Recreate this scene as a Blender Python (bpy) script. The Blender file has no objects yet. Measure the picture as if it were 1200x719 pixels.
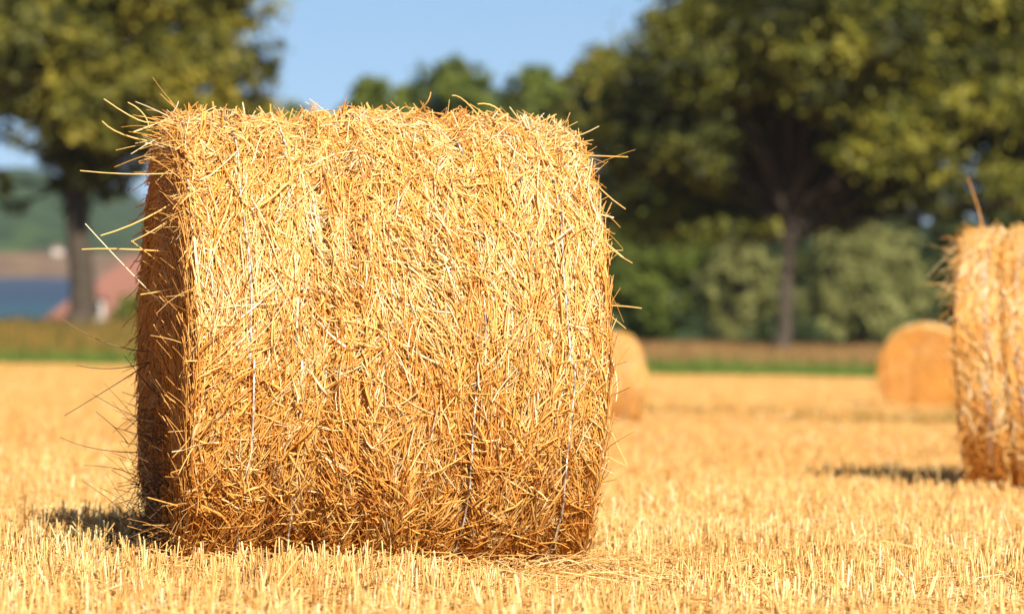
import bpy, math, random
import numpy as np

SC = bpy.context.scene
COL = SC.collection
R = math.radians

# ------------------------------------------------------------------ camera, sky, sun, exposure
F_PX = 4500.0                       # focal length in photo pixels (photo 1200 wide)
HORIZON = 315.0
cam_data = bpy.data.cameras.new('camera')
cam = bpy.data.objects.new('camera', cam_data)
COL.objects.link(cam)
cam_data.sensor_width = 36
cam_data.lens = F_PX / 1200 * 36
cam.location = (0, 0, 0)
cam.rotation_euler = (R(90) - (359.5 - HORIZON) / F_PX, 0, 0)
cam_data.clip_start = 0.1
cam_data.clip_end = 30000
cam_data.dof.use_dof = True
cam_data.dof.focus_distance = 11.9
cam_data.dof.aperture_fstop = 3.0
SC.camera = cam

SUN_EL, SUN_AZ = R(32), R(19)       # azimuth: how far to the right of straight behind the camera
world = bpy.data.worlds.new('World')
SC.world = world
world.use_nodes = True
wn = world.node_tree
sky = wn.nodes.new('ShaderNodeTexSky')
sky.sky_type = 'NISHITA'
sky.sun_disc = False
sky.sun_elevation = SUN_EL
sky.sun_rotation = R(180) - SUN_AZ
sky.altitude = 0
sky.air_density = 1.0
sky.dust_density = 0.25
sky.ozone_density = 3.0
bg = wn.nodes['Background']
bg.inputs['Strength'].default_value = 0.056
wtc = wn.nodes.new('ShaderNodeTexCoord')
wad = wn.nodes.new('ShaderNodeVectorMath'); wad.operation = 'ADD'; wad.inputs[1].default_value = (0, 0, .12)   # clear dry air: the blue reaches down to the horizon
wn.links.new(wtc.outputs['Generated'], wad.inputs[0]); wn.links.new(wad.outputs[0], sky.inputs['Vector'])
wn.links.new(sky.outputs[0], bg.inputs['Color'])

sun_data = bpy.data.lights.new('sun', 'SUN')
sun_data.energy = 4.6
sun_data.angle = R(0.53)
sun_data.color = (1.0, 0.91, 0.76)
sun = bpy.data.objects.new('sun', sun_data)
COL.objects.link(sun)
sun.rotation_euler = (R(90) - SUN_EL, 0, SUN_AZ)

SC.view_settings.view_transform = 'Standard'
SC.view_settings.look = 'None'
SC.view_settings.gamma = 1
SC.view_settings.exposure = 1.12
SC.view_settings.use_curve_mapping = False
SC.render.engine = 'CYCLES'
SC.cycles.use_denoising = True
SC.cycles.max_bounces = 7
SC.cycles.diffuse_bounces = 5
SC.cycles.transmission_bounces = 4
SC.cycles.glossy_bounces = 2
SC.cycles.volume_bounces = 0
SC.cycles.caustics_reflective = False
SC.cycles.caustics_refractive = False

# ------------------------------------------------------------------ helpers
rng = np.random.default_rng(7)


def at(px, py, Y):
    return np.array([(px - 600) / F_PX * Y, Y, -(py - HORIZON) / F_PX * Y])


def sstep(a, b, x):
    t = np.clip((x - a) / (b - a), 0, 1)
    return t * t * (3 - 2 * t)


def make_noise(seed, n=7):
    r = np.random.default_rng(seed)
    k = r.normal(0, 1, (n, 3)); ph = r.uniform(0, 6.28, n)
    def f(x, y, z=0.0):
        s = 0
        for i in range(n):
            s = s + np.sin(k[i, 0] * x * 2.2 + k[i, 1] * y * 2.2 + k[i, 2] * z * 2.2 + ph[i])
        return s / n * 1.6
    return f


def link_mesh(name, V, faces, mat, parent=None, tint=None, smooth=True):
    """faces: list of int arrays (n,k). One mesh object."""
    me = bpy.data.meshes.new(name)
    V = np.asarray(V, dtype=np.float32)
    me.vertices.add(len(V)); me.vertices.foreach_set('co', V.ravel())
    faces = [np.asarray(f) for f in faces if len(f)]
    nl = sum(f.size for f in faces); npoly = sum(len(f) for f in faces)
    me.loops.add(nl)
    me.loops.foreach_set('vertex_index', np.concatenate([f.ravel() for f in faces]).astype(np.int32))
    me.polygons.add(npoly)
    starts = []; off = 0
    for f in faces:
        starts.append(off + np.arange(len(f)) * f.shape[1]); off += f.size
    me.polygons.foreach_set('loop_start', np.concatenate(starts).astype(np.int32))
    me.polygons.foreach_set('use_smooth', np.full(npoly, smooth))
    if tint is not None:
        a = me.attributes.new('tint', 'FLOAT', 'POINT')
        a.data.foreach_set('value', np.asarray(tint, dtype=np.float32))
    me.update(calc_edges=True)
    me.validate()
    me.materials.append(mat)
    o = bpy.data.objects.new(name, me)
    COL.objects.link(o)
    if parent is not None:
        o.parent = parent
    return o


def thing(name, label, cat, loc=(0, 0, 0), rz=0.0, group=None):
    o = bpy.data.objects.new(name, None)
    COL.objects.link(o)
    o.location = loc; o.rotation_euler = (0, 0, rz)
    o.empty_display_size = .2
    o['label'] = label; o['category'] = cat
    if group: o['group'] = group
    return o


def tubes(P, rad, sides=3, flat=None, taper=0.75, cap=False):
    """P (N,S,3) polylines -> tube verts and quads. rad (N,)"""
    N, S, _ = P.shape
    T = np.gradient(P, axis=1)
    T /= np.linalg.norm(T, axis=2, keepdims=True) + 1e-9
    ref = np.random.default_rng(N).normal(size=(N, 1, 3))
    ref = np.repeat(ref, S, axis=1)
    A = np.cross(T, ref); A /= np.linalg.norm(A, axis=2, keepdims=True) + 1e-9
    B = np.cross(T, A)
    ang = np.arange(sides) / sides * 2 * np.pi
    tp = np.linspace(1, taper, S)[None, :, None, None]
    fl = np.ones(N) if flat is None else flat
    rr = rad[:, None, None, None] * tp
    V = (P[:, :, None, :] + rr * (np.cos(ang)[None, None, :, None] * A[:, :, None, :]
         + (np.sin(ang)[None, None, :, None] * fl[:, None, None, None]) * B[:, :, None, :]))
    V = V.reshape(-1, 3)
    base = (np.arange(N) * S * sides)[:, None, None]
    s = (np.arange(S - 1) * sides)[None, :, None]
    j = np.arange(sides)[None, None, :]
    j2 = (j + 1) % sides
    F = np.stack([base + s + j, base + s + j2, base + s + sides + j2, base + s + sides + j], axis=-1).reshape(-1, 4)
    return V, F


# ------------------------------------------------------------------ materials
def new_mat(name):
    m = bpy.data.materials.new(name)
    m.use_nodes = True
    nt = m.node_tree
    for n in list(nt.nodes):
        nt.nodes.remove(n)
    out = nt.nodes.new('ShaderNodeOutputMaterial')
    return m, nt, out


def ramp(nt, stops):
    r = nt.nodes.new('ShaderNodeValToRGB')
    el = r.color_ramp.elements
    while len(el) < len(stops):
        el.new(0.5)
    for e, (p, c) in zip(el, stops):
        e.position = p; e.color = (*c, 1)
    return r


def tint_mat(name, stops, rough=0.55, transl=0.25, spec=0.3, noise_scale=None, transl_stops=None, noise_amt=0.25):
    m, nt, out = new_mat(name)
    L = nt.links.new
    at_ = nt.nodes.new('ShaderNodeAttribute'); at_.attribute_name = 'tint'
    src = at_.outputs['Fac']
    if noise_scale:
        tc = nt.nodes.new('ShaderNodeTexCoord')
        nz = nt.nodes.new('ShaderNodeTexNoise'); nz.inputs['Scale'].default_value = noise_scale
        nz.inputs['Detail'].default_value = 4
        L(tc.outputs['Object'], nz.inputs['Vector'])
        ma = nt.nodes.new('ShaderNodeMath'); ma.operation = 'MULTIPLY_ADD'
        ma.inputs[1].default_value = noise_amt * 2; ma.inputs[2].default_value = -noise_amt
        L(nz.outputs['Fac'], ma.inputs[0])
        ad = nt.nodes.new('ShaderNodeMath'); ad.operation = 'ADD'; ad.use_clamp = True
        L(ma.outputs[0], ad.inputs[0]); L(src, ad.inputs[1])
        src = ad.outputs[0]
    cr = ramp(nt, stops); L(src, cr.inputs[0])
    p = nt.nodes.new('ShaderNodeBsdfPrincipled')
    p.inputs['Roughness'].default_value = rough
    p.inputs['Specular IOR Level'].default_value = spec
    L(cr.outputs[0], p.inputs['Base Color'])
    if transl > 0:
        tr = nt.nodes.new('ShaderNodeBsdfTranslucent')
        if transl_stops:
            c2 = ramp(nt, transl_stops); L(src, c2.inputs[0]); L(c2.outputs[0], tr.inputs['Color'])
        else:
            L(cr.outputs[0], tr.inputs['Color'])
        mx = nt.nodes.new('ShaderNodeMixShader'); mx.inputs[0].default_value = transl
        L(p.outputs[0], mx.inputs[1]); L(tr.outputs[0], mx.inputs[2])
        L(mx.outputs[0], out.inputs['Surface'])
    else:
        L(p.outputs[0], out.inputs['Surface'])
    return m


STRAW = [(0.0, (.34, .17, .06)), (0.25, (.80, .35, .055)), (0.58, (.90, .53, .125)), (0.84, (.93, .68, .26)), (1.0, (.93, .84, .60))]
M_straw = tint_mat('straw', STRAW, rough=.42, transl=.34, spec=.45, noise_scale=60, noise_amt=.12)
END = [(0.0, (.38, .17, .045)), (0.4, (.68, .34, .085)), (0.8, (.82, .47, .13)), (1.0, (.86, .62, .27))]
M_end = tint_mat('darker_straw', END, rough=.6, transl=.25, spec=.2, noise_scale=30, noise_amt=.15)  # darker, rougher straw tone, mainly for the bale ends
STUB = [(0.0, (.34, .17, .05)), (0.3, (.62, .31, .075)), (0.65, (.80, .515, .18)), (0.9, (.84, .65, .28)), (1.0, (.88, .78, .50))]
M_stub = tint_mat('stubble', STUB, rough=.5, transl=.2, spec=.35)
TWINE = [(0.0, (.15, .13, .13)), (0.4, (.38, .35, .35)), (0.7, (.56, .53, .50)), (1.0, (.80, .78, .76))]
M_straw_shade = tint_mat('shade_dark_straw', [(0, (.05, .035, .02)), (1, (.18, .11, .055))], rough=.7, transl=.1)  # bale's shade painted dark into the loose straws at its left end
M_twine = tint_mat('twine', TWINE, rough=.5, transl=0.0, spec=.3)


def leaf_mat(name, a, b, c, transl=.3):
    return tint_mat(name, [(0.0, a), (0.5, b), (1.0, c)], rough=.55, transl=transl, spec=.25,
                    noise_scale=.35, noise_amt=.22)


M_leaf_oak = leaf_mat('olive_leaf', (.022, .026, .006), (.090, .100, .012), (.22, .20, .020), .22)
M_leaf_left = leaf_mat('golden_olive_leaf', (.028, .034, .006), (.115, .115, .014), (.27, .225, .024), .22)
M_leaf_far = leaf_mat('green_leaf', (.045, .07, .010), (.12, .155, .022), (.21, .24, .038))
M_leaf_willow = leaf_mat('grey_green_leaf', (.10, .11, .03), (.20, .205, .065), (.31, .31, .11))
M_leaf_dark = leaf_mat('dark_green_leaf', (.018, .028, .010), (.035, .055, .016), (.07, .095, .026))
M_grass = leaf_mat('grass', (.05, .10, .012), (.10, .19, .025), (.20, .28, .05))
M_crop = leaf_mat('ripe_crop', (.14, .075, .028), (.26, .14, .05), (.36, .23, .08), .1)
M_olive = leaf_mat('olive_grass', (.09, .08, .015), (.21, .16, .028), (.34, .18, .04), .2)


def bark_mat():
    m, nt, out = new_mat('bark')
    tc = nt.nodes.new('ShaderNodeTexCoord')
    mp = nt.nodes.new('ShaderNodeMapping'); mp.inputs['Scale'].default_value = (3, 3, .6)
    nz = nt.nodes.new('ShaderNodeTexNoise'); nz.inputs['Scale'].default_value = 3; nz.inputs['Detail'].default_value = 8
    cr = ramp(nt, [(.3, (.025, .018, .012)), (.6, (.060, .045, .030)), (.8, (.13, .10, .07))])
    bp = nt.nodes.new('ShaderNodeBump'); bp.inputs['Strength'].default_value = .7; bp.inputs['Distance'].default_value = .06
    p = nt.nodes.new('ShaderNodeBsdfPrincipled'); p.inputs['Roughness'].default_value = .9
    L = nt.links.new
    L(tc.outputs['Object'], mp.inputs[0]); L(mp.outputs[0], nz.inputs['Vector']); L(nz.outputs['Fac'], cr.inputs[0])
    L(nz.outputs['Fac'], bp.inputs['Height']); L(bp.outputs[0], p.inputs['Normal'])
    L(cr.outputs[0], p.inputs['Base Color']); L(p.outputs[0], out.inputs['Surface'])
    return m


M_bark = bark_mat()


def plain_mat(name, c1, c2, scale=2.0, rough=.8, bump=.0, spec=.3, stretch=(1, 1, 1)):
    m, nt, out = new_mat(name)
    L = nt.links.new
    tc = nt.nodes.new('ShaderNodeTexCoord')
    mp = nt.nodes.new('ShaderNodeMapping'); mp.inputs['Scale'].default_value = stretch
    nz = nt.nodes.new('ShaderNodeTexNoise'); nz.inputs['Scale'].default_value = scale; nz.inputs['Detail'].default_value = 6
    cr = ramp(nt, [(.35, c1), (.65, c2)])
    p = nt.nodes.new('ShaderNodeBsdfPrincipled'); p.inputs['Roughness'].default_value = rough
    p.inputs['Specular IOR Level'].default_value = spec
    L(tc.outputs['Object'], mp.inputs[0]); L(mp.outputs[0], nz.inputs['Vector'])
    L(nz.outputs['Fac'], cr.inputs[0]); L(cr.outputs[0], p.inputs['Base Color'])
    if bump:
        bp = nt.nodes.new('ShaderNodeBump'); bp.inputs['Strength'].default_value = bump; bp.inputs['Distance'].default_value = .3
        L(nz.outputs['Fac'], bp.inputs['Height']); L(bp.outputs[0], p.inputs['Normal'])
    L(p.outputs[0], out.inputs['Surface'])
    return m


# ------------------------------------------------------------------ terrain
n_und = make_noise(3)
n_und2 = make_noise(4)
FIELD_END = 148.0


def ground_z(X, Y):
    X = np.asarray(X, dtype=float); Y = np.asarray(Y, dtype=float)
    Xc = 60 * np.tanh(X / 60)
    Yc = np.minimum(Y, FIELD_END)
    z = -.715 - .0222 * Yc - .0175 * Xc
    und = .02 * n_und(X * .25, Y * .12) * sstep(14, 30, Y) + .10 * n_und2(X * .03, Y * .05) * sstep(25, 60, Y)
    z = z + und
    # shallow hollow where the half hidden bale stands
    z = z - .16 * np.exp(-((X - .9) / 6) ** 2 - ((Y - 46) / 6) ** 2)
    z = z + .5 * sstep(152, 195, Y) * sstep(6, -12, X)
    z = z - 1.1 * sstep(206, 236, Y) * sstep(-16, -6, X)
    coast = -.075 * Y
    side = sstep(coast + 9, coast - 7, X)
    drop1 = side * sstep(212, 250, Y)
    z = z * (1 - drop1) + (-5.5) * drop1
    drop2 = side * sstep(290, 335, Y)
    drop2 = np.maximum(drop2, sstep(700, 800, Y))
    z = z * (1 - drop2) + (-9.5) * drop2
    return z


def sheet(name, ys, xs_fn, nx, zf, mat):
    V = []
    for y in ys:
        x = xs_fn(y, nx)
        V.append(np.stack([x, np.full(nx, y), zf(x, np.full(nx, y))], 1))
    V = np.concatenate(V)
    ny = len(ys)
    i = np.arange(ny - 1)[:, None]; j = np.arange(nx - 1)[None, :]
    F = np.stack([i * nx + j, i * nx + j + 1, (i + 1) * nx + j + 1, (i + 1) * nx + j], -1).reshape(-1, 4)
    o = link_mesh(name, V, [F], mat)
    o['kind'] = 'structure'
    return o


def ground_mat():
    m, nt, out = new_mat('field_ground')
    L = nt.links.new
    tc = nt.nodes.new('ShaderNodeTexCoord')
    sep = nt.nodes.new('ShaderNodeSeparateXYZ'); L(tc.outputs['Object'], sep.inputs[0])
    # litter covered stubble field
    n1 = nt.nodes.new('ShaderNodeTexNoise'); n1.inputs['Scale'].default_value = 9; n1.inputs['Detail'].default_value = 8
    n1.inputs['Roughness'].default_value = .7
    L(tc.outputs['Object'], n1.inputs['Vector'])
    c1 = ramp(nt, [(.3, (.24, .13, .05)), (.48, (.56, .28, .075)), (.62, (.78, .43, .13)), (.8, (.84, .55, .21))])
    L(n1.outputs['Fac'], c1.inputs[0])
    mpb = nt.nodes.new('ShaderNodeMapping'); mpb.inputs['Scale'].default_value = (.03, .12, 1)
    L(tc.outputs['Object'], mpb.inputs[0])
    n2 = nt.nodes.new('ShaderNodeTexNoise'); n2.inputs['Scale'].default_value = 2.5; n2.inputs['Detail'].default_value = 4
    L(mpb.outputs[0], n2.inputs['Vector'])
    c2 = ramp(nt, [(.38, (.80, .70, .50)), (.55, (1, 1, 1))]); L(n2.outputs['Fac'], c2.inputs[0])
    mul = nt.nodes.new('ShaderNodeMix'); mul.data_type = 'RGBA'; mul.blend_type = 'MULTIPLY'; mul.inputs[0].default_value = 1
    L(c1.outputs[0], mul.inputs[6]); L(c2.outputs[0], mul.inputs[7])
    # zones along Y with ragged borders
    wob = nt.nodes.new('ShaderNodeMath'); wob.operation = 'MULTIPLY_ADD'; wob.inputs[1].default_value = 5
    L(n2.outputs['Fac'], wob.inputs[0]); L(sep.outputs['Y'], wob.inputs[2])
    def zone(a, b):
        mr = nt.nodes.new('ShaderNodeMapRange'); mr.inputs['From Min'].default_value = a; mr.inputs['From Max'].default_value = b
        L(wob.outputs[0], mr.inputs['Value']); return mr.outputs[0]
    def mixc(f, a, b):
        x = nt.nodes.new('ShaderNodeMix'); x.data_type = 'RGBA'
        L(f, x.inputs[0]); L(a, x.inputs[6])
        if isinstance(b, tuple): x.inputs[7].default_value = (*b, 1)
        else: L(b, x.inputs[7])
        return x.outputs[2]
    c = mixc(zone(148.5, 151.5), mul.outputs[2], (.075, .14, .022))
    brown = ramp(nt, [(.35, (.15, .085, .035)), (.65, (.26, .14, .05))]); L(n2.outputs['Fac'], brown.inputs[0])
    c = mixc(zone(160, 163), c, brown.outputs[0])
    c = mixc(zone(203, 210), c, (.05, .075, .02))
    p = nt.nodes.new('ShaderNodeBsdfPrincipled'); p.inputs['Roughness'].default_value = .85
    p.inputs['Specular IOR Level'].default_value = .15
    bp = nt.nodes.new('ShaderNodeBump'); bp.inputs['Strength'].default_value = .8; bp.inputs['Distance'].default_value = .03
    L(n1.outputs['Fac'], bp.inputs['Height']); L(bp.outputs[0], p.inputs['Normal'])
    L(c, p.inputs['Base Color']); L(p.outputs[0], out.inputs['Surface'])
    return m


ys = np.concatenate([np.linspace(-60, 7, 12), np.linspace(7.5, 60, 150), np.linspace(60.8, 240, 120), np.linspace(243, 420, 50),
                     np.geomspace(425, 9000, 40)])
def xs_ground(y, nx):
    w = max(abs(y), 20) * .9 + 40
    t = np.linspace(-1, 1, nx)
    return np.sign(t) * np.abs(t) ** 1.8 * w
sheet('ground', ys, xs_ground, 141, ground_z, ground_mat())

# sea
m, nt, out = new_mat('sea_water')
L = nt.links.new
tc = nt.nodes.new('ShaderNodeTexCoord')
mp = nt.nodes.new('ShaderNodeMapping'); mp.inputs['Scale'].default_value = (.6, .25, 1); L(tc.outputs['Object'], mp.inputs[0])
nz = nt.nodes.new('ShaderNodeTexNoise'); nz.inputs['Scale'].default_value = 1; nz.inputs['Detail'].default_value = 5
L(mp.outputs[0], nz.inputs['Vector'])
sep = nt.nodes.new('ShaderNodeSeparateXYZ'); L(tc.outputs['Object'], sep.inputs[0])
mr = nt.nodes.new('ShaderNodeMapRange'); mr.inputs['From Min'].default_value = 450; mr.inputs['From Max'].default_value = 800
L(sep.outputs['Y'], mr.inputs['Value'])
cr = ramp(nt, [(0, (.035, .105, .125)), (1, (.038, .055, .090))]); L(mr.outputs[0], cr.inputs[0])
p = nt.nodes.new('ShaderNodeBsdfPrincipled'); p.inputs['Roughness'].default_value = .45
p.inputs['Specular IOR Level'].default_value = .12
bp = nt.nodes.new('ShaderNodeBump'); bp.inputs['Strength'].default_value = 1; bp.inputs['Distance'].default_value = .8
L(nz.outputs['Fac'], bp.inputs['Height']); L(bp.outputs[0], p.inputs['Normal'])
L(cr.outputs[0], p.inputs['Base Color']); L(p.outputs[0], out.inputs['Surface'])
M_sea = m
sheet('sea', np.geomspace(240, 9000, 30), lambda y, nx: np.linspace(-1, 1, nx) * (y * .8 + 60), 30,
      lambda x, y: np.full_like(x, -6.0), M_sea)

# far shore hills
n_h = make_noise(21); n_h2 = make_noise(22)
def hills_z(X, Y):
    up = sstep(2650, 2860, Y) * 18 - 10 + sstep(2780, 3350, Y) * (34 + 13 * n_h(X * .003, 0) + 3 * n_h2(X * .02, Y * .02))
    up = up + 42 * np.exp(-((X + 440) / 75) ** 2) * sstep(2760, 2960, Y)
    return up - 22 * sstep(2900, 3350, Y) * sstep(-420, -330, X)
def hill_mat():
    m, nt, out = new_mat('hill_fields')
    L = nt.links.new
    tc = nt.nodes.new('ShaderNodeTexCoord')
    sep = nt.nodes.new('ShaderNodeSeparateXYZ'); L(tc.outputs['Object'], sep.inputs[0])
    nz = nt.nodes.new('ShaderNodeTexNoise'); nz.inputs['Scale'].default_value = .05; nz.inputs['Detail'].default_value = 6
    L(tc.outputs['Object'], nz.inputs['Vector'])
    g = ramp(nt, [(.42, (.012, .028, .008)), (.55, (.032, .065, .012)), (.75, (.06, .09, .02))]); L(nz.outputs['Fac'], g.inputs[0])
    b = ramp(nt, [(.4, (.13, .075, .045)), (.6, (.20, .13, .07))]); L(nz.outputs['Fac'], b.inputs[0])
    ad = nt.nodes.new('ShaderNodeMath'); ad.operation = 'MULTIPLY_ADD'; ad.inputs[1].default_value = 8
    L(nz.outputs['Fac'], ad.inputs[0]); L(sep.outputs['Z'], ad.inputs[2])
    mr = nt.nodes.new('ShaderNodeMapRange'); mr.inputs['From Min'].default_value = 15; mr.inputs['From Max'].default_value = 18
    L(ad.outputs[0], mr.inputs['Value'])
    x = nt.nodes.new('ShaderNodeMix'); x.data_type = 'RGBA'
    L(mr.outputs[0], x.inputs[0]); L(b.outputs[0], x.inputs[6]); L(g.outputs[0], x.inputs[7])
    p = nt.nodes.new('ShaderNodeBsdfPrincipled'); p.inputs['Roughness'].default_value = 1
    p.inputs['Specular IOR Level'].default_value = 0
    L(x.outputs[2], p.inputs['Base Color']); L(p.outputs[0], out.inputs['Surface'])
    return m
sheet('hills', np.linspace(2600, 4200, 70), lambda y, nx: np.linspace(-1900, 1900, nx), 260, hills_z, hill_mat())


# ------------------------------------------------------------------ straw bales
def make_bale(name, label, group, pos, yaw, Rad, Len, n_side, n_cap, n_fringe, seed, grooves=(), twines=(), tilt=0.0, srad=1.0, cap_scale=1.0, tail=0, end_mat=None):
    r = np.random.default_rng(seed)
    root = thing(name, label, 'straw bale', pos, yaw, group)
    root.rotation_euler = (0, tilt, yaw)
    nA, nB, nC, nD = make_noise(seed + 1), make_noise(seed + 2), make_noise(seed + 3), make_noise(seed + 4)
    H = Len / 2
    CZ = Rad * .955

    def rs(u, th):
        e = np.clip(np.abs(u) / H, 0, 1.2)
        x = Rad * (1 - .022 * e ** 6)
        x = x + .013 * nA(u * 3.0, th * 1.3) + .012 * nB(u * 13, th * 1.1) + .005 * nC(u * 30, th * 5)
        x = x + .016 * np.exp(-((u - .1) / .28) ** 2) * np.exp(-((th - 1.4) / .6) ** 2)
        for (gu, gd, gw) in tuple((q, .012, .010) for q in twines) + tuple(grooves):
            ww = gw * (1 + .4 * np.sin(th * 3 + gu * 9))
            x = x - gd * np.exp(-((u - gu - .02 * np.sin(th * 2.3 + gu * 20)) / ww) ** 2)
        return x

    def to3(u, th, rr):
        # th=0 faces the camera (-Y), th=pi/2 is up
        y = -np.cos(th) * rr
        z = np.sin(th) * rr + CZ
        z = np.where(z < .02, .02 + (z - .02) * .15, z)
        return np.stack([u, y, z], -1)

    # core
    nu, nt_ = 90, 150
    U, TH = np.meshgrid(np.linspace(-H, H, nu), np.linspace(0, 2 * np.pi, nt_, endpoint=False), indexing='ij')
    V = to3(U, TH, rs(U, TH) - .022).reshape(-1, 3)
    i = np.arange(nu - 1)[:, None]; j = np.arange(nt_)[None, :]; j2 = (j + 1) % nt_
    F = np.stack([i * nt_ + j, (i + 1) * nt_ + j, (i + 1) * nt_ + j2, i * nt_ + j2], -1).reshape(-1, 4)
    coreV, coreF = V, F
    core_t = .45 + .12 * nC(U * 9, TH * 9).ravel()

    # side straws
    N = n_side
    u = r.uniform(-H * 1.0, H * 1.0, N)
    nf = int(N * .80)
    th = np.concatenate([r.uniform(-1.75, 2.2, nf), r.uniform(2.2, 4.53, N - nf)])
    top = sstep(.35, 1.2, th)
    sig = .48 + .48 * top
    phi = nD(u * 5, th * 2.4) * .5 + nC(u * 9 + 3, th * 6) * .6 + r.normal(0, 1, N) * sig * np.where(r.random(N) < .55, .45, 1.0)
    wild = r.random(N) < .16
    phi = np.where(wild, r.uniform(-np.pi, np.pi, N), phi)
    ln = np.clip(r.lognormal(math.log(.122), .5, N), .035, .30)
    near_end = H - np.abs(u)
    # straws close to an end rarely run far past it
    wide = r.random(N) < .26
    ln = np.where(wide, np.minimum(ln, .15), ln)
    S = 5
    t = np.linspace(-.5, .5, S)[None, :] * ln[:, None]
    k = r.normal(0, 1.0, N)[:, None]
    du = t * np.sin(phi)[:, None] + k * t * t * np.cos(phi)[:, None]
    dth = (t * np.cos(phi)[:, None] - k * t * t * np.sin(phi)[:, None]) / Rad
    uu = u[:, None] + du
    over = np.maximum(np.abs(uu) - H, 0)
    squeeze = np.where(r.random(N)[:, None] < .90, .2, 1.0)
    uu = np.where(np.abs(uu) > H, np.sign(uu) * (H + over * squeeze), uu)
    tt = th[:, None] + dth
    layer = r.uniform(-.02, .012, N) + np.where(r.random(N) < .12, r.uniform(0, .022, N), 0)
    lift = np.where(r.random(N) < .16, r.uniform(0, .06, N), r.uniform(0, .012, N))
    s01 = (t / ln[:, None] + .5)
    rr = rs(uu, tt) + layer[:, None] + lift[:, None] * s01 ** 2
    P = to3(uu, tt, rr)
    P = P + r.normal(0, .0012, P.shape)
    rad = r.uniform(.0016, .0035, N) * srad
    flat = r.uniform(.45, 1.0, N)
    rad = np.where(wide, rad * r.uniform(1.3, 2.3, N), rad); flat = np.where(wide, .16, flat)
    v1, f1 = tubes(P, rad, 3, flat)
    tint = .68 + .17 * r.normal(size=N) + .13 * nA(u * 7, th * 3)
    pale = r.random(N) < .10
    tint = np.where(pale, r.uniform(.85, 1.05, N), tint)
    dk = r.random(N) < .10
    tint = np.where(dk, r.uniform(.05, .35, N), tint)
    tint = np.where(wide & ~dk, tint + .10, tint) - .25 * sstep(.0, -1.1, th)             # deeper orange low down: underside shade painted into the tint
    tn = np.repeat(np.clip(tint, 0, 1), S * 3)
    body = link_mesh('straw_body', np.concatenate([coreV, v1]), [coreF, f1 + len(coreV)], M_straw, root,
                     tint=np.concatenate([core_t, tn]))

    # end faces: rolled straw seen end on
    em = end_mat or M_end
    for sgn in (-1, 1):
        nr, na = 26, 120
        RR, AA = np.meshgrid(np.linspace(0, 1, nr), np.linspace(0, 2 * np.pi, na, endpoint=False), indexing='ij')
        edge = rs(np.full_like(AA, sgn * H), AA) - .022
        uo = sgn * (H + .012 * nB(RR * 4 * np.cos(AA), RR * 4 * np.sin(AA)) + .01 * np.sin(RR * 40 + AA) - .03 * RR ** 8)
        Vc = to3(uo, AA, RR * edge).reshape(-1, 3)
        i = np.arange(nr - 1)[:, None]; j = np.arange(na)[None, :]; j2 = (j + 1) % na
        Fc = np.stack([i * na + j, (i + 1) * na + j, (i + 1) * na + j2, i * na + j2], -1).reshape(-1, 4)
        nc = n_cap if sgn < 0 else n_cap // 2 if cap_scale == 1.0 else n_cap
        q = np.sqrt(r.random(nc)); a = r.uniform(0, 2 * np.pi, nc)
        l2 = r.uniform(.06, .22, nc)
        tt2 = np.linspace(-.5, .5, 4)[None, :] * l2[:, None]
        ang = r.normal(0, .45, nc)
        cx = q * Rad * .97; 
        px = cx[:, None] * np.cos(a)[:, None] - tt2 * np.sin(a + ang)[:, None]
        pz = cx[:, None] * np.sin(a)[:, None] + tt2 * np.cos(a + ang)[:, None]
        rr2 = np.sqrt(px ** 2 + pz ** 2); lim = Rad * .985
        sc = np.where(rr2 > lim, lim / np.maximum(rr2, 1e-6), 1); px *= sc; pz *= sc
        out_l = np.where(r.random(nc) < .05, r.uniform(0, .08, nc), r.uniform(0, .02, nc))
        s2 = (tt2 / l2[:, None] + .5)
        uo2 = sgn * (H + .004 + r.uniform(-.01, .02, nc)[:, None] + out_l[:, None] * s2 ** 2)
        zz = pz + CZ; zz = np.where(zz < .02, .02 + (zz - .02) * .15, zz)
        Pc = np.stack([uo2, -px, zz], -1)
        vc, fc = tubes(Pc, r.uniform(.0014, .0028, nc) * srad, 3, r.uniform(.4, 1, nc))
        tc_ = np.clip(.45 + .22 * r.normal(size=nc), 0, 1)
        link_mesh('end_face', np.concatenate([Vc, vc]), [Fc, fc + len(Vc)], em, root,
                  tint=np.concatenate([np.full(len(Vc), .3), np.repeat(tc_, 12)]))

    # loose straws sticking out of the rims and off the surface
    if n_fringe:
        N = n_fringe
        kindf = r.random(N)
        a = r.uniform(-1.2, 1.9, N)
        side = np.where(kindf < .62, -1, 1)
        a = np.where((side < 0) & (np.abs(a - .05) < .6) & (r.random(N) < .7), r.uniform(.6, 1.5, N), a)
        onrim = kindf < .80
        u0 = np.where(onrim, side * (H - r.uniform(0, .05, N)), r.uniform(-H, H, N))
        a = np.where(onrim, a, r.uniform(.7, 1.9, N))
        rim_r = rs(u0, a) - np.where(onrim, r.uniform(-.02, .10, N), 0.0)
        p0 = to3(u0, a, rim_r)
        rad_dir = np.stack([np.zeros(N), -np.cos(a), np.sin(a)], -1)
        tan_dir = np.stack([np.zeros(N), np.sin(a), np.cos(a)], -1)
        ax = np.stack([side.astype(float), np.zeros(N), np.zeros(N)], -1)
        ra = np.where(onrim, r.uniform(.25, 1.2, N), r.normal(0, .8, N))[:, None]
        d = ax * ra + rad_dir * np.where(onrim, r.normal(.15, .45, N), r.uniform(.15, .7, N))[:, None] + tan_dir * r.normal(-.25, .95, N)[:, None]
        d /= np.linalg.norm(d, axis=1, keepdims=True)
        l = np.clip(r.lognormal(math.log(.085), .5, N), .03, .26)
        l = np.where(side > 0, l * .8, l)
        l = np.where(onrim, l, l * .75)
        s = np.linspace(0, 1, 5)[None, :, None]
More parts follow.
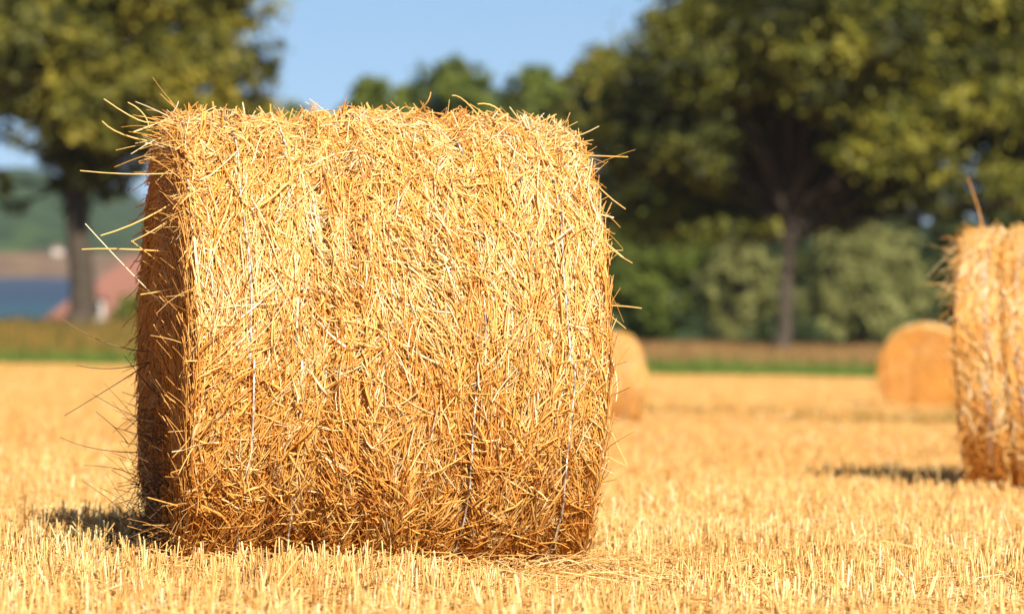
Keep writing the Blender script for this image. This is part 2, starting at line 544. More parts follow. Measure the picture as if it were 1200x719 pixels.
        bend = r.normal(0, .14, (N, 3)); bend[:, 2] -= .12
        P = p0[:, None, :] + d[:, None, :] * (l[:, None, None] * s) + bend[:, None, :] * (l[:, None, None] * s ** 2)
        v, f = tubes(P, r.uniform(.0012, .0026, N) * srad, 3, r.uniform(.4, 1, N), taper=.6)
        tn = np.repeat(np.clip(.66 + .2 * r.normal(size=N), 0, 1), 15)
        o = link_mesh('loose_straw', v, [f], M_straw, root, tint=tn); o['kind'] = 'stuff'
    if tail:
        # ragged straws hanging from the foot of the near end
        N = tail
        z0 = r.uniform(.02, 1, N) ** 1.8 * .62
        y0 = r.uniform(-.45, .45, N)
        hh = CZ - z0
        ok = np.sqrt(np.maximum(Rad ** 2 - hh ** 2, .01)) * .95
        y0 = np.clip(y0, -ok, ok)
        p0 = np.stack([np.full(N, -H + .01), y0, z0], -1)
        d = np.stack([-r.uniform(.3, 1, N), r.normal(0, .35, N), r.normal(.1, .75, N)], -1)
        d /= np.linalg.norm(d, axis=1, keepdims=True)
        l = np.clip(r.lognormal(math.log(.10), .6, N), .03, .34) * (1.2 - .9 * z0)
        s = np.linspace(0, 1, 5)[None, :, None]
        bend = r.normal(0, .22, (N, 3))
        P = p0[:, None, :] + d[:, None, :] * (l[:, None, None] * s) + bend[:, None, :] * (l[:, None, None] * s ** 2)
        P[:, :, 2] = np.maximum(P[:, :, 2], .01)
        v, f = tubes(P, r.uniform(.0012, .0022, N) * srad, 3, r.uniform(.4, 1, N), taper=.6)
        o = link_mesh('hanging_straw', v, [f], M_straw_shade, root, tint=np.repeat(np.clip(.35 + .25 * r.normal(size=N), 0, 1), 15))
        o['kind'] = 'stuff'
    # twine
    for tu in twines:
        a = np.linspace(0, 2 * np.pi, 420)
        uu = tu + .012 * np.sin(a * 1.7 + tu * 7) + .004 * np.sin(a * 9 + tu * 3)
        rr = rs(uu, a) + (.015 if tu < -.4 or tu > .5 else .009) + .009 * nC(a * 8, tu * 9)
        P = to3(uu, a, rr)[None]
        v, f = tubes(P, np.array([.0030]), 5, None, taper=1.0)
        tn = np.clip(.5 + .35 * nB(a * 9, tu * 5) + .42 * r.normal(size=len(a)), 0, 1)
        link_mesh('twine', v, [f], M_twine, root, tint=np.repeat(tn, 5))
    return root


BALES = []
def bale_at(px, Y, **kw):
    X = (px - 600) / F_PX * Y
    z = float(ground_z(X, Y)) + kw.pop('dz', 0)
    BALES.append((X, Y, kw['yaw'], kw['Len'], kw['Rad']))
    return make_bale(pos=(X, Y, z), **kw)


GROUP = 'round straw bales lying on the stubble field'
hero = bale_at(424, 12.72, dz=-.035, name='straw_bale', label='big sharp round straw bale in the front of the field, bristling with loose straws',
               group=GROUP, yaw=R(11.5), Rad=.772, Len=1.30, n_side=48000, n_cap=9000, n_fringe=620, seed=11, tilt=R(.7),
               grooves=((-.25, .046, .020), (-.13, .040, .016), (.21, .024, .016), (.40, .018, .010), (-.42, .014, .02), (.06, .016, .02)),
               twines=(-.48, -.33, .24, .42, .53), tail=620)

# a few long single straws the photo shows sticking out of the hero bale
def long_straws():
    segs = [  # pixel ends and distance
        ((213, 296), (96, 292), 12.35), ((205, 236), (118, 276), 12.3), ((228, 340), (154, 282), 12.5),
        ((176, 143), (122, 116), 12.6), ((172, 165), (120, 142), 12.65), ((215, 202), (94, 200), 12.3),
        ((212, 246), (154, 283), 12.3), ((192, 358), (100, 262), 12.5), ((165, 345), (230, 330), 12.3),
        ((232, 410), (180, 380), 12.3), ((175, 425), (75, 487), 12.75), ((180, 412), (70, 372), 12.8),
        ((175, 424), (90, 428), 12.7), ((162, 530), (70, 512), 12.8), ((165, 560), (98, 545), 12.8),
        ((150, 520), (112, 482), 12.7), ((665, 181), (736, 184), 12.5), ((705, 358), (752, 361), 12.7),
        ((690, 250), (741, 308), 12.6), ((680, 185), (733, 245), 12.5), ((668, 158), (702, 148), 12.6),
        ((490, 130), (505, 108), 12.6), ((560, 135), (530, 112), 12.6), ((458, 140), (440, 128), 12.6),
        ((640, 370), (690, 385), 12.1), ((690, 430), (735, 545), 12.5), ((700, 380), (722, 470), 12.5),
        ((590, 135), (560, 122), 12.5), ((662, 155), (668, 132), 12.6), ((175, 150), (150, 120), 12.5),
    ]
    Pl = []
    r = np.random.default_rng(5)
    inv = hero.matrix_world
    for (a, b, Y) in segs:
        A = at(*a, Y); B = at(*b, Y - .06 + r.uniform(-.05, .05))
        s = np.linspace(0, 1, 6)[:, None]
        mid = r.normal(0, .014, 3)
        Pl.append(A + (B - A) * s + mid * (4 * s * (1 - s)))
    bpy.context.view_layer.update()
    for P, sg in zip(Pl, segs):
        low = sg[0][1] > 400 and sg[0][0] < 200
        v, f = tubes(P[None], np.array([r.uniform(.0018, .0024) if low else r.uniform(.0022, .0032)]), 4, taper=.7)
        o = link_mesh('long_straw', v, [f], M_straw_shade if low else M_straw, None, tint=np.full(24, np.clip(r.normal(.8, .12), 0, 1)))
        o.parent = hero
        o.matrix_parent_inverse = hero.matrix_world.inverted()
long_straws()

bale_at(1307, 21.0, name='straw_bale', label='tall straw bale cut off at the right edge, one dark straw standing on top',
        group=GROUP, yaw=R(-14), Rad=.76, Len=1.46, n_side=20000, n_cap=4000, n_fringe=650, seed=31, tilt=R(-2.6),
        grooves=((-.5, .025, .02), (-.35, .02, .02), (.1, .02, .02)), twines=(-.58, -.40, .3, .5), srad=1.3)
ds = at(1134, 232, 20.9)
bpy.context.view_layer.update()
rb = [o for o in COL.objects if o.name.startswith('straw_bale') and o.type == 'EMPTY'][-1]
Pd = np.array([at(1154, 275, 20.6), at(1148, 250, 20.6), at(1141, 228, 20.6), at(1134, 208, 20.6)])
v_, f_ = tubes(Pd[None], np.array([.0042]), 4, taper=.6)
dso = link_mesh('long_straw', v_, [f_], M_end, None, tint=np.full(len(v_), .45))
dso.parent = rb; dso.matrix_parent_inverse = rb.matrix_world.inverted()
bale_at(680, 46.0, dz=-.07, name='straw_bale', label='small far straw bale half hidden behind the right side of the big bale',
        group=GROUP, yaw=R(22), Rad=.61, Len=1.2, n_side=9000, n_cap=1500, n_fringe=100, seed=41,
        twines=(-.3, .1, .35), srad=1.8)
bale_at(1085, 62.0, dz=-.09, name='straw_bale', label='far straw bale showing its round flat face, in front of the grey-green bushes',
        group=GROUP, yaw=R(80), Rad=.735, Len=1.3, n_side=8000, n_cap=5000, n_fringe=160, seed=51,
        twines=(-.3, .3), srad=2.2, cap_scale=2.0, end_mat=M_straw)

# ------------------------------------------------------------------ stubble
def in_bale(X, Y, m=0.0):
    k = np.zeros(len(X), bool)
    for (bx, by, yaw, Ln, Rd) in BALES:
        dx, dy = X - bx, Y - by
        a = dx * math.cos(yaw) + dy * math.sin(yaw)
        b = -dx * math.sin(yaw) + dy * math.cos(yaw)
        k |= (np.abs(a) < Ln / 2 + .0 + m) & (np.abs(b) < Rd * .62 + m)
    return k


n_den = make_noise(61); n_hgt = make_noise(62)


def stalk_field():
    Vs, Fs, Ts = [], [], []
    off = 0
    zones = [(9.0, 16, 560, 1.0), (16, 30, 330, 1.15), (30, 60, 110, 1.6), (60, 149, 26, 3.0)]
    r = np.random.default_rng(77)
    for (y0, y1, dens, fat) in zones:
        w0, w1 = .27 * y0 + 1.6, .27 * y1 + 1.6
        area = (w0 + w1) / 2 * (y1 - y0)
        n = int(area * dens / 4)
        Y = np.sqrt(r.uniform(y0 ** 2, y1 ** 2, n)); 
        X = r.uniform(-.5, .5, n) * (.27 * Y + 1.6)
        # drill rows
        row = .125
        if y0 < 60:
            ca, sa = math.cos(.32), math.sin(.32)
            a = X * ca + Y * sa; b = -X * sa + Y * ca
            a = np.round(a / row) * row + r.normal(0, .022, n)
            X = a * ca - b * sa; Y = a * sa + b * ca
        m = 4
        X = np.repeat(X, m) + r.normal(0, .012 * fat, n * m); Y = np.repeat(Y, m) + r.normal(0, .012 * fat, n * m)
        keep = ~in_bale(X, Y) & (r.random(n * m) < .82 + .3 * n_den(X * .5, Y * .3))
        X, Y = X[keep], Y[keep]; N = len(X)
        h = np.clip(r.normal(.080, .020, N), .03, .15) * (1 + .16 * n_hgt(X * .8, Y * .5))
        # the stubble is pressed short where the bale was rolled out
        press = np.exp(-((X - .14) / .36) ** 2 - ((Y - 11.9) / 1.1) ** 2)
        h = h * (1 - .72 * press)
        tl = np.where(r.random(N) < .12, .55, .13)
        dx = r.normal(0, 1, N) * tl * h; dy = r.normal(0, 1, N) * tl * h
        Z = ground_z(X, Y)
        base = np.stack([X, Y, Z - .01], -1); tip = np.stack([X + dx, Y + dy, Z + h], -1)
        mid = (base + tip) / 2 + r.normal(0, .03, (N, 3)) * h[:, None]
        P = np.stack([base, mid, tip], 1)
        v, f = tubes(P, r.uniform(.0020, .0040, N) * fat, 3, None, taper=.85)
        t = np.clip(.60 + .19 * r.normal(size=N) + .10 * n_den(X * 1.1, Y * .8), 0, 1)
        t = t + .08 - .26 * sstep(12, 30, Y)
        t = np.where(r.random(N) < .07, r.uniform(0, .3, N), t)
        t = np.where(r.random(N) < .08, r.uniform(.85, 1, N), t)
        Vs.append(v); Fs.append(f + off); Ts.append(np.repeat(t, 9)); off += len(v)
    # litter lying between the rows
    for (y0, y1, dens, fat) in [(9.0, 18, 380, 1.0), (18, 40, 130, 1.5), (40, 100, 18, 2.6)]:
        area = (.27 * (y0 + y1) / 2 + 1.6) * (y1 - y0)
        N = int(area * dens)
        Y = np.sqrt(r.uniform(y0 ** 2, y1 ** 2, N)); X = r.uniform(-.5, .5, N) * (.27 * Y + 1.6)
        k = ~in_bale(X, Y); X, Y = X[k], Y[k]; N = len(X)
        a = r.uniform(0, 6.28, N); l = r.uniform(.04, .22, N) * fat ** .5
        Z = ground_z(X, Y)
        z1 = Z + r.uniform(.004, .05, N); z2 = Z + r.uniform(.004, .09, N)
        c, s_ = np.cos(a) * l / 2, np.sin(a) * l / 2
        p1 = np.stack([X - c, Y - s_, z1], -1); p2 = np.stack([X + c, Y + s_, z2], -1)
        mid = (p1 + p2) / 2 + r.normal(0, .01, (N, 3))
        v, f = tubes(np.stack([p1, mid, p2], 1), r.uniform(.0012, .0025, N) * fat, 3, r.uniform(.4, 1, N))
        t = np.clip(.58 + .22 * r.normal(size=N), 0, 1)
        Vs.append(v); Fs.append(f + off); Ts.append(np.repeat(t, 9)); off += len(v)
    N = 420
    bx, by, yw, Ln, Rd = BALES[0]
    a_ = r.uniform(-Ln / 2 - .25, Ln / 2 + .3, N); b_ = -Rd * .62 - np.abs(r.normal(0, .16, N))
    X = bx + a_ * math.cos(yw) - b_ * math.sin(yw); Y = by + a_ * math.sin(yw) + b_ * math.cos(yw)
    Z = ground_z(X, Y); a = r.uniform(0, 6.28, N); l = r.uniform(.05, .24, N)
    c, s_ = np.cos(a) * l / 2, np.sin(a) * l / 2
    p1 = np.stack([X - c, Y - s_, Z + r.uniform(.004, .07, N)], -1); p2 = np.stack([X + c, Y + s_, Z + r.uniform(.004, .09, N)], -1)
    v, f = tubes(np.stack([p1, (p1 + p2) / 2 + r.normal(0, .014, (N, 3)), p2], 1), r.uniform(.0013, .0028, N), 3, r.uniform(.3, 1, N))
    Vs.append(v); Fs.append(f + off); Ts.append(np.repeat(np.clip(.6 + .22 * r.normal(size=N), 0, 1), 9)); off += len(v)
    o = link_mesh('stubble', np.concatenate(Vs), [np.concatenate(Fs)], M_stub, tint=np.concatenate(Ts))
    o['kind'] = 'stuff'; o['label'] = 'cut golden stubble and straw litter covering the field'; o['category'] = 'stubble'
stalk_field()


def blades(name, X, Y, h, wid, mat, label, cat, lean=.3, seed=1):
    r = np.random.default_rng(seed)
    N = len(X); Z = ground_z(X, Y)
    base = np.stack([X, Y, Z - .02], -1)
    d = np.stack([r.normal(0, lean, N), r.normal(0, lean, N), np.ones(N)], -1) * h[:, None]
    P = np.stack([base, base + d * .5 + r.normal(0, .05, (N, 3)) * h[:, None], base + d + np.array([0, 0, -.05]) * h[:, None]], 1)
    v, f = tubes(P, np.full(N, 1.0) * wid, 3, np.full(N, .3), taper=.25)
    o = link_mesh(name, v, [f], mat, tint=np.repeat(r.random(N), 9))
    o['kind'] = 'stuff'; o['label'] = label; o['category'] = cat
    return o


r = np.random.default_rng(90)
n = 16000
X = r.uniform(-34, 34, n); Y = 147.5 + r.random(n) * 12
blades('grass', X, Y, np.clip(r.gamma(2.2, .13, n), .1, 1.0), .035, M_grass, 'bright green grass verge along the far edge of the stubble field', 'grass', seed=2)
n = 26000
X = r.uniform(-6, 42, n); Y = 160 + r.random(n) ** .8 * 42
blades('ripe_crop', X, Y, r.uniform(.3, .6, n), .05, M_crop, 'strip of brown ripe crop beyond the green verge, in front of the bushes', 'crop', .2, seed=3)
n = 30000
X = r.uniform(-44, -6, n); Y = 158 + r.random(n) ** .8 * 45
blades('tall_grass', X, Y, np.clip(r.gamma(3, .12, n), .15, 1.2), .05, M_olive, 'olive brown rough grass strip below the big tree on the field edge', 'grass', .3, seed=4)
n = 2600
X = r.normal(0, 1, n); Y = r.normal(0, 1, n)
X = np.concatenate([at(1085, 0, 47)[0] + X[:1300] * .9, at(900, 0, 52)[0] + X[1300:] * 2.6]); Y = np.concatenate([47 + Y[:1300] * 1.2, 52 + Y[1300:] * 1.5])
blades('weeds', X, Y, r.uniform(.06, .17, n), .012, M_olive, 'low green weeds growing through the stubble in front of the round-faced bale', 'weeds', .5, seed=5)


n = 700
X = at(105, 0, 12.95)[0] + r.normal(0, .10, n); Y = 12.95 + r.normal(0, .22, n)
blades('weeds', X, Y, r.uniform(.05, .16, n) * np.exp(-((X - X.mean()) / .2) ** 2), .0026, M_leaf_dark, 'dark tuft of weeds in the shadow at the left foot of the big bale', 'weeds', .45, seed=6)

# ------------------------------------------------------------------ trees
def tree(name, label, cat, base, height, clumps, trunk_r, leaf_mat_, n_leaf, leaf_size, seed, group=None, fork=.35, trunk_top=None, lean=(0, 0), limb_r=.16):
    """clumps: (x, y, z, rx, rz) relative to base, metres"""
    r = np.random.default_rng(seed)
    root = thing(name, label, cat, base, 0, group)
    C = np.array(clumps, float)
    # leaves: small clusters scattered through each clump, denser near the clump's shell
    vol = (C[:, 3] ** 2 * C[:, 4]) ** .75
    cnt = np.maximum((n_leaf * vol / vol.sum()).astype(int), 20)
    P = []; D = []; T = []
    for (cx, cy, cz, rx, rz), k in zip(C, cnt):
        nsub = max(6, k // 45)
        v = r.normal(size=(nsub, 3)); v /= np.linalg.norm(v, axis=1, keepdims=True)
        q = r.random(nsub) ** .45
        sub = v * q[:, None]
        idx = r.integers(0, nsub, k)
        off = r.normal(0, 1, (k, 3)) * r.uniform(.08, .26, nsub)[idx][:, None]
        p = sub[idx] + off
        P.append(np.array([cx, cy, cz]) + p * np.array([rx, rx, rz]) * 1.05)
        n_ = sub[idx] * .8 + r.normal(0, .55, (k, 3)) + np.array([0, 0, .45])
        D.append(n_ / np.linalg.norm(n_, axis=1, keepdims=True))
        T.append(np.clip(.5 + r.normal(0, .2) + .18 * r.normal(size=nsub)[idx] + .14 * r.normal(size=k), 0, 1))
    P = np.concatenate(P); D = np.concatenate(D); T = np.concatenate(T); N = len(P)
    a = np.cross(D, r.normal(size=(N, 3))); a /= np.linalg.norm(a, axis=1, keepdims=True)
    b = np.cross(D, a)
    s = (leaf_size * r.uniform(.6, 1.4, N))[:, None]
    v = np.stack([P - a * s, P - b * s * .55, P + a * s, P + b * s * .55 - D * s * .2], 1).reshape(-1, 3)
    f = np.arange(N * 4).reshape(-1, 4)
    link_mesh('crown', v, [f], leaf_mat_, root, tint=np.repeat(T, 4), smooth=False)
    # trunk and limbs
    tt = trunk_top or height * fork
    segs = []; radii = []
    S = 8
    s = np.linspace(0, 1, S)[:, None]
    top = np.array([lean[0], lean[1], tt])
    wob = np.stack([.12 * np.sin(s[:, 0] * 5 + seed), .12 * np.cos(s[:, 0] * 4), 0 * s[:, 0]], 1) * trunk_r * 2
    Vv = []; Ff = []; o_ = 0
    def add(Pl, r0, r1):
        nonlocal o_
        Pl = np.array(Pl)[None]
        v_, f_ = tubes(Pl, np.array([r0]), 10, None, taper=r1 / r0)
        Vv.append(v_); Ff.append(f_ + o_); o_ += len(v_)
    add(top * s + wob, trunk_r, trunk_r * .72)
    # root flare
    ss = np.linspace(0, 1, 4)[:, None]
    add(np.array([0, 0, -.4]) * (1 - ss) + np.array([0, 0, 1.1]) * ss, trunk_r * 1.45, trunk_r * .95)
    # leader
    zt = C[:, 2].max()
    add(top + (np.array([C[:, 0].mean(), C[:, 1].mean(), zt]) - top) * s + wob * 2, trunk_r * .72, .05)
    for c in C:
        start = top * r.uniform(.8, 1.0) + np.array([0, 0, max(0, (c[2] - tt)) * r.uniform(.1, .4)])
        end = np.array([c[0], c[1], c[2] - c[4] * .1])
        mid = (start + end) / 2 + r.normal(0, .3, 3) + np.array([0, 0, .3])
        Pl = (1 - s) ** 2 * start + 2 * s * (1 - s) * mid + s ** 2 * end
        add(Pl, limb_r, .035)
        for q in range(2):
            e2 = end + r.normal(0, .45, 3) * np.array([c[3], c[3], c[4]])
            m2 = Pl[S // 2 + q]
            add(m2 + (e2 - m2) * s + r.normal(0, .03, (S, 3)), limb_r * .4, .02)
    link_mesh('trunk', np.concatenate(Vv), [np.concatenate(Ff)], M_bark, root)
    return root


def px_clumps(pxs, base, Y, seed, depth=1.0):
    """clumps given as photo positions and radii, spread in depth at the tree's own distance"""
    r = np.random.default_rng(seed)
    out_ = []
    k = Y / F_PX
    for (x, y, rx, rz, dy) in pxs:
        p = at(x, y, Y)
        out_.append((p[0] - base[0], dy * depth, p[2] - base[2], rx * k, rz * k))
    return out_


def crown_cloud(cx, cy, rx, ry, n, rmin, rmax, seed, depth, cut=None):
    r = np.random.default_rng(seed); out_ = []
    tries = 0
    while len(out_) < n and tries < 4000:
        tries += 1
        v = r.normal(size=3); v /= np.linalg.norm(v); q = r.random() ** .4
        x = cx + v[0] * q * rx; y = cy + v[2] * q * ry; d = v[1] * q * depth
        if cut and cut(x, y): continue
        s = r.uniform(rmin, rmax)
        out_.append((x, y, s, s * .68, d))
    return out_


# left field tree
YL = 190.0
bl = at(93, 388, YL); bl[2] = float(ground_z(bl[0], YL)) - .1
cl = crown_cloud(120, 0, 190, 170, 62, 42, 70, 5, 7.5, cut=lambda x, y: y > 150 and x > 200 or (x < 75 and 120 < y < 230) or y > 175)
cl += [(-25, 150, 34, 26, 2), (5, 215, 20, 13, 0), (60, 215, 30, 18, 1), (100, 190, 40, 22, -1), (150, 170, 50, 34, 0), (210, 150, 50, 34, 1), (280, 120, 44, 34, 0),
       (300, 70, 36, 28, -2), (20, 90, 44, 34, -2), (-10, 40, 50, 40, 0), (90, 120, 50, 38, 2), (15, 240, 18, 10, 1), (85, 165, 60, 36, 2), (120, 205, 44, 28, 1), (95, 230, 30, 20, 0), (100, 120, 60, 40, -5), (60, 150, 44, 30, -4), (130, 160, 50, 34, -5), (95, 195, 34, 24, -3), (110, 80, 60, 40, -6), (60, 60, 50, 40, -6), (160, 110, 50, 36, -6), (250, 150, 60, 36, 2), (300, 140, 44, 30, 0), (40, 130, 40, 26, 0), (265, 20, 36, 26, 0), (190, 90, 55, 44, 3)]
tree('field_tree', 'big olive-leaved tree with a tall bare trunk behind the left end of the big bale', 'tree', tuple(bl), 23,
     px_clumps(cl, bl, YL, 1), .70, M_leaf_left, 110000, .21, 101, group=None, trunk_top=8.2, limb_r=.2)

# right field tree
YR = 186.0
br = at(916, 405, YR); br[2] = float(ground_z(br[0], YR)) - .1
cr_ = crown_cloud(950, 20, 265, 235, 110, 46, 84, 8, 9.5, cut=lambda x, y: y > 245 or (y > 190 and 870 < x < 970) or (x > 1140 and y > 205) or (x < 815 and y < 75))
cr_ += [(735, 200, 44, 34, 0), (790, 235, 48, 34, 2), (715, 130, 34, 40, 0), (760, 110, 50, 40, -3), (1060, 215, 60, 36, -2), (1150, 200, 60, 40, 0), (1215, 170, 60, 50, 1),
        (1010, 240, 40, 24, 1), (1100, 110, 60, 44, -5), (1180, 60, 60, 50, 2), (860, 200, 50, 30, 4), (930, 180, 60, 40, 5), (960, 60, 70, 50, -6), (850, 60, 60, 44, -6),
        (1020, 150, 60, 40, 3), (800, 170, 55, 38, 4), (880, 130, 70, 50, 5), (980, 120, 70, 50, 6), (1080, 240, 36, 24, 3),
        (770, 262, 50, 26, 1), (830, 270, 56, 26, -1), (880, 250, 50, 28, 1), (730, 250, 34, 26, 2), (960, 250, 44, 24, -2), (1130, 235, 50, 26, 2), (1200, 235, 50, 26, 0),
        (900, 215, 60, 34, -3), (820, 225, 60, 34, 6), (990, 200, 60, 34, -5), (740, 165, 44, 36, -3),
        (1190, 110, 60, 44, -3), (1220, 60, 60, 44, 3), (1150, 150, 60, 40, 4), (1200, 15, 50, 36, 0), (1120, 60, 60, 40, 4), (1240, 120, 60, 44, 0)]
cr_ = [(x, y, a_, b_, abs(d_) * .35 + .5) if 800 < x < 1015 and y > 105 else ((x, y, a_, b_, -abs(d_) - 1.5) if 790 < x < 1030 and y > 0 else (x, y, a_, b_, d_)) for (x, y, a_, b_, d_) in cr_]
tree('field_tree', 'largest tree, broad dark olive crown on a slim leaning trunk at the right', 'tree', tuple(br), 26,
     px_clumps(cr_, br, YR, 2), .40, M_leaf_oak, 170000, .21, 102, trunk_top=6.4, lean=(.55, 0), limb_r=.2)


def bush(name, label, cat, x0, x1, ytop, ybase, Y, mat, n_leaf, leaf, seed, ncl=14, group=None, tr=.2, shape=0):
    b = at((x0 + x1) / 2, ybase, Y)
    b[2] = float(ground_z(b[0], Y)) - .05
    pb = HORIZON - b[2] / Y * F_PX
    cx, rx = (x0 + x1) / 2, (x1 - x0) / 2
    H_ = pb - ytop
    r = np.random.default_rng(seed); cl = []
    for i in range(ncl):
        v = r.normal(size=3); v /= np.linalg.norm(v); q = r.random() ** .4
        sz = rx * r.uniform(.28, .5)
        x = cx + v[0] * q * (rx - sz * .8); y = ytop + H_ * .52 + v[2] * q * max(H_ * .5 - sz * .6, 5); d = v[1] * q * rx * Y / F_PX * .8
        cl.append((x, y, sz, sz * .8, d))
    for i in range(9):                                  # the rounded top itself
        a_ = (i - 4) / 4
        sz = rx * r.uniform(.3, .42)
        top_y = ytop + sz * .75 + (a_ ** 2) * min(rx * 1.1, H_ * .45) * (1 - shape * .0)
        cl.append((cx + a_ * (rx - sz * .7), top_y + r.uniform(-.06, .10) * rx, sz, sz * .85, r.normal() * rx * Y / F_PX * .25))
        cl.append((cx + a_ * .8 * (rx - sz * .7), top_y + sz * 1.3, sz, sz * .9, r.normal() * rx * Y / F_PX * .3))
    return tree(name, label, cat, tuple(b), H_ * Y / F_PX, px_clumps(cl, b, Y, seed), tr, mat, n_leaf, leaf, seed,
                group=group, fork=.2, limb_r=.07)


GB = 'bushes behind the strip of ripe crop'
bush('bush', 'round grey-green bush right of the slim leaning trunk', 'bush', 925, 1092, 250, 415, 240, M_leaf_willow, 24000, .16, 201, 20, GB)
bush('bush', 'grey-green bush just left of the slim leaning trunk', 'bush', 815, 915, 262, 415, 238, M_leaf_willow, 15000, .16, 202, 14, GB)
bush('bush', 'dark green bush between the far half hidden bale and the grey-green bushes', 'bush', 700, 830, 235, 412, 244, M_leaf_far, 19000, .17, 203, 18, GB)
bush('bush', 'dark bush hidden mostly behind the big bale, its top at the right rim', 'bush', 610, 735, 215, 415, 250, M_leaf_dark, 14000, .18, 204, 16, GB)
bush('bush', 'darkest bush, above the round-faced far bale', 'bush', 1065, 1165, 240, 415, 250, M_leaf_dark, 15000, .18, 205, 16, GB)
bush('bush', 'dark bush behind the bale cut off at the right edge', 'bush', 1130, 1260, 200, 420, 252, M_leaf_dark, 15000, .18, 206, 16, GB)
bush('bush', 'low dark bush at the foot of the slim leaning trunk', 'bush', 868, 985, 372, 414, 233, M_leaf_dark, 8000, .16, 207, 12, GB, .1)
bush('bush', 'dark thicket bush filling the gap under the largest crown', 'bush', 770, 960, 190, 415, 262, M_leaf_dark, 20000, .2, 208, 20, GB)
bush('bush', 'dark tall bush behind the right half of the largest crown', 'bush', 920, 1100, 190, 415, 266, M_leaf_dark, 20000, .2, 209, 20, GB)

GF = 'trees on the skyline behind the big bale'
far = [  # x0, x1, ytop, Y, mat, label
    (300, 385, 122, 380, M_leaf_far, 'low skyline tree next to the left tree crown, barely above the bale'),
    (400, 472, 88, 350, M_leaf_far, 'narrow skyline tree with a pointed top, leftmost above the bale'),
    (470, 600, 66, 340, M_leaf_far, 'tallest rounded skyline tree above the middle of the bale'),
    (560, 700, 80, 350, M_leaf_far, 'broad skyline tree above the right half of the bale'),
    (655, 760, 55, 330, M_leaf_left, 'lighter olive skyline tree touching the largest crown'),
    (432, 520, 100, 390, M_leaf_far, 'low skyline tree filling the dip between the pointed and the rounded one'),
    (585, 675, 82, 370, M_leaf_far, 'small skyline tree between the two broad ones, over the right half of the bale'),
    (500, 620, 105, 380, M_leaf_far, 'low wide skyline tree behind the tallest rounded one'),
    (380, 450, 118, 395, M_leaf_far, 'low skyline tree left of the pointed one'),
    (690, 800, 110, 350, M_leaf_far, 'green tree behind the left side of the largest crown'),
    (1150, 1290, 120, 340, M_leaf_dark, 'dark tree behind the right side of the largest crown'),
]
for i, (a, b, yt, Y, mt, lab) in enumerate(far):
    bush('skyline_tree', lab, 'tree', a, b, yt, 400, Y, mt, 20000, .30, 300 + i, 26, GF, .3)

# shrubs beside the red-roofed house
bush('bush', 'green bush in front of the red-roofed house, beside the bale', 'bush', 128, 190, 340, 392, 236, M_leaf_far, 4000, .15, 401, 9, None, .08)


# ------------------------------------------------------------------ house by the water
def box(name, x0, x1, y0, y1, z0, z1, mat, parent):
    V = [(x0, y0, z0), (x1, y0, z0), (x1, y1, z0), (x0, y1, z0), (x0, y0, z1), (x1, y0, z1), (x1, y1, z1), (x0, y1, z1)]
    F = np.array([(0, 3, 2, 1), (4, 5, 6, 7), (0, 1, 5, 4), (1, 2, 6, 5), (2, 3, 7, 6), (3, 0, 4, 7)])
    return link_mesh(name, V, [F], mat, parent, smooth=False)


M_roof = plain_mat('red_roof_tiles', (.17, .075, .055), (.24, .11, .08), 4, .8, .3)
M_white = plain_mat('white_plaster', (.42, .39, .35), (.54, .50, .45), 1.5, .7)
M_brick = plain_mat('red_brick', (.24, .08, .05), (.33, .12, .08), 6, .85)
m, nt, out = new_mat('window_glass')
p = nt.nodes.new('ShaderNodeBsdfPrincipled'); p.inputs['Base Color'].default_value = (.03, .04, .05, 1); p.inputs['Roughness'].default_value = .1
nt.links.new(p.outputs[0], out.inputs['Surface']); M_glass = m

YH = 250.0
hb = at(180, 0, YH)
house = thing('house', 'house with a red hipped roof and white dormer by the water, left of the bale', 'house', (hb[0], YH, -6.2))
ox, oz = hb[0], -6.2
def hx(px): return (px - 180) / F_PX * YH
ex0, ex1 = hx(42), hx(330); ez = (-(386 - HORIZON) / F_PX * YH) - oz; rz_ = (-(300 - HORIZON) / F_PX * YH) - oz
dep = 5.2
wall = box('wall', ex0 + .5, ex1 - .5, -dep + .5, dep - .5, -1.0, ez - .02, M_white, house)
rv = [(ex0, -dep, ez), (ex1, -dep, ez), (ex1, dep, ez), (ex0, dep, ez), (ex0 + 6.2, 0, rz_), (ex1 - 6.2, 0, rz_),
      (ex0, -dep, ez - .18), (ex1, -dep, ez - .18), (ex1, dep, ez - .18), (ex0, dep, ez - .18)]
me_f4 = np.array([(0, 1, 5, 4), (2, 3, 4, 5), (0, 6, 7, 1), (1, 7, 8, 2), (2, 8, 9, 3), (3, 9, 6, 0), (6, 9, 8, 7)])
me_f3 = np.array([(3, 0, 4), (1, 2, 5)])
roof = link_mesh('roof', rv, [me_f4, me_f3], M_roof, house, smooth=False)
ch = box('chimney', hx(215), hx(228), -.4, .4, rz_ - 1, rz_ + 1.1, M_brick, house)
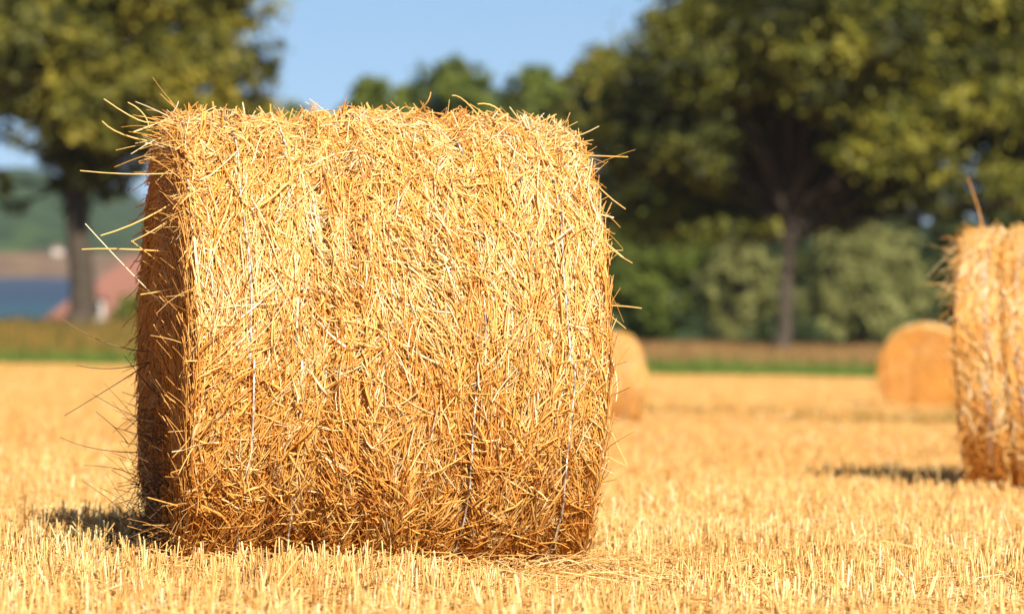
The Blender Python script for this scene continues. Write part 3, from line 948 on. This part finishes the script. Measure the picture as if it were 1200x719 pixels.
# dormer
dx0, dx1 = hx(111), hx(131); dz0 = ez + .15; dz1 = ez + 2.0
dm = box('dormer', dx0, dx1, -dep + .35, -1.8, dz0, dz1, M_white, house)
mx_ = (dx0 + dx1) / 2
dv = [(dx0 - .15, -dep + .1, dz1), (dx1 + .15, -dep + .1, dz1), (mx_, -dep + .1, dz1 + .55), (dx0 - .15, -1.6, dz1), (dx1 + .15, -1.6, dz1), (mx_, -1.6, dz1 + .55)]
link_mesh('dormer_roof', dv, [np.array([(0, 3, 5, 2), (1, 2, 5, 4), (0, 1, 4, 3)]), np.array([(0, 2, 1), (3, 4, 5)])], M_roof, dm, smooth=False)
wf = box('window', dx0 + .22, dx1 - .22, -dep + .30, -dep + .34, dz0 + .75, dz1 - .2, M_glass, dm)
for (a, b) in ((-4.5, -3.5), (-1.5, -.5), (1.5, 2.5), (4.4, 5.4)):
    w = box('window', a, b, -dep + .46, -dep + .49, .6, 1.7, M_glass, house)
    for (p0, p1, q0, q1) in ((a - .08, a, .52, 1.78), (b, b + .08, .52, 1.78), (a, b, .52, .6), (a, b, 1.7, 1.78)):
        pass
box('door', -.1, .9, -dep + .455, -dep + .485, -.2, 1.95, M_brick, house)

# far cottage across the bay
fh = at(68, 300, 2840)
fz = float(hills_z(np.array(fh[0]), np.array(2840.)))
cot = thing('cottage', 'tiny white cottage on the far shore, left of the tall bare trunk', 'house', (fh[0], 2840, fz))
box('wall', -3.5, 3.5, -3, 3, -3, 3.6, M_white, cot)
link_mesh('roof', [(-4, -3.5, 3.62), (4, -3.5, 3.62), (4, 3.5, 3.62), (-4, 3.5, 3.62), (-4, 0, 6), (4, 0, 6)],
          [np.array([(0, 1, 5, 4), (2, 3, 4, 5), (0, 3, 2, 1)]), np.array([(3, 0, 4), (1, 2, 5)])], M_roof, cot, smooth=False)

# ------------------------------------------------------------------ haze
m, nt, out = new_mat('haze')
pv = nt.nodes.new('ShaderNodeVolumePrincipled')
pv.inputs['Color'].default_value = (.80, .88, 1.0, 1)
pv.inputs['Density'].default_value = .00005
pv.inputs['Anisotropy'].default_value = .1
nt.links.new(pv.outputs[0], out.inputs['Volume'])
hz = box('haze', -9000, 9000, -120, 9400, -12, 130, m, None)
hz['kind'] = 'stuff'; hz['label'] = 'thin pale summer haze over the bay and hills'; hz['category'] = 'haze'
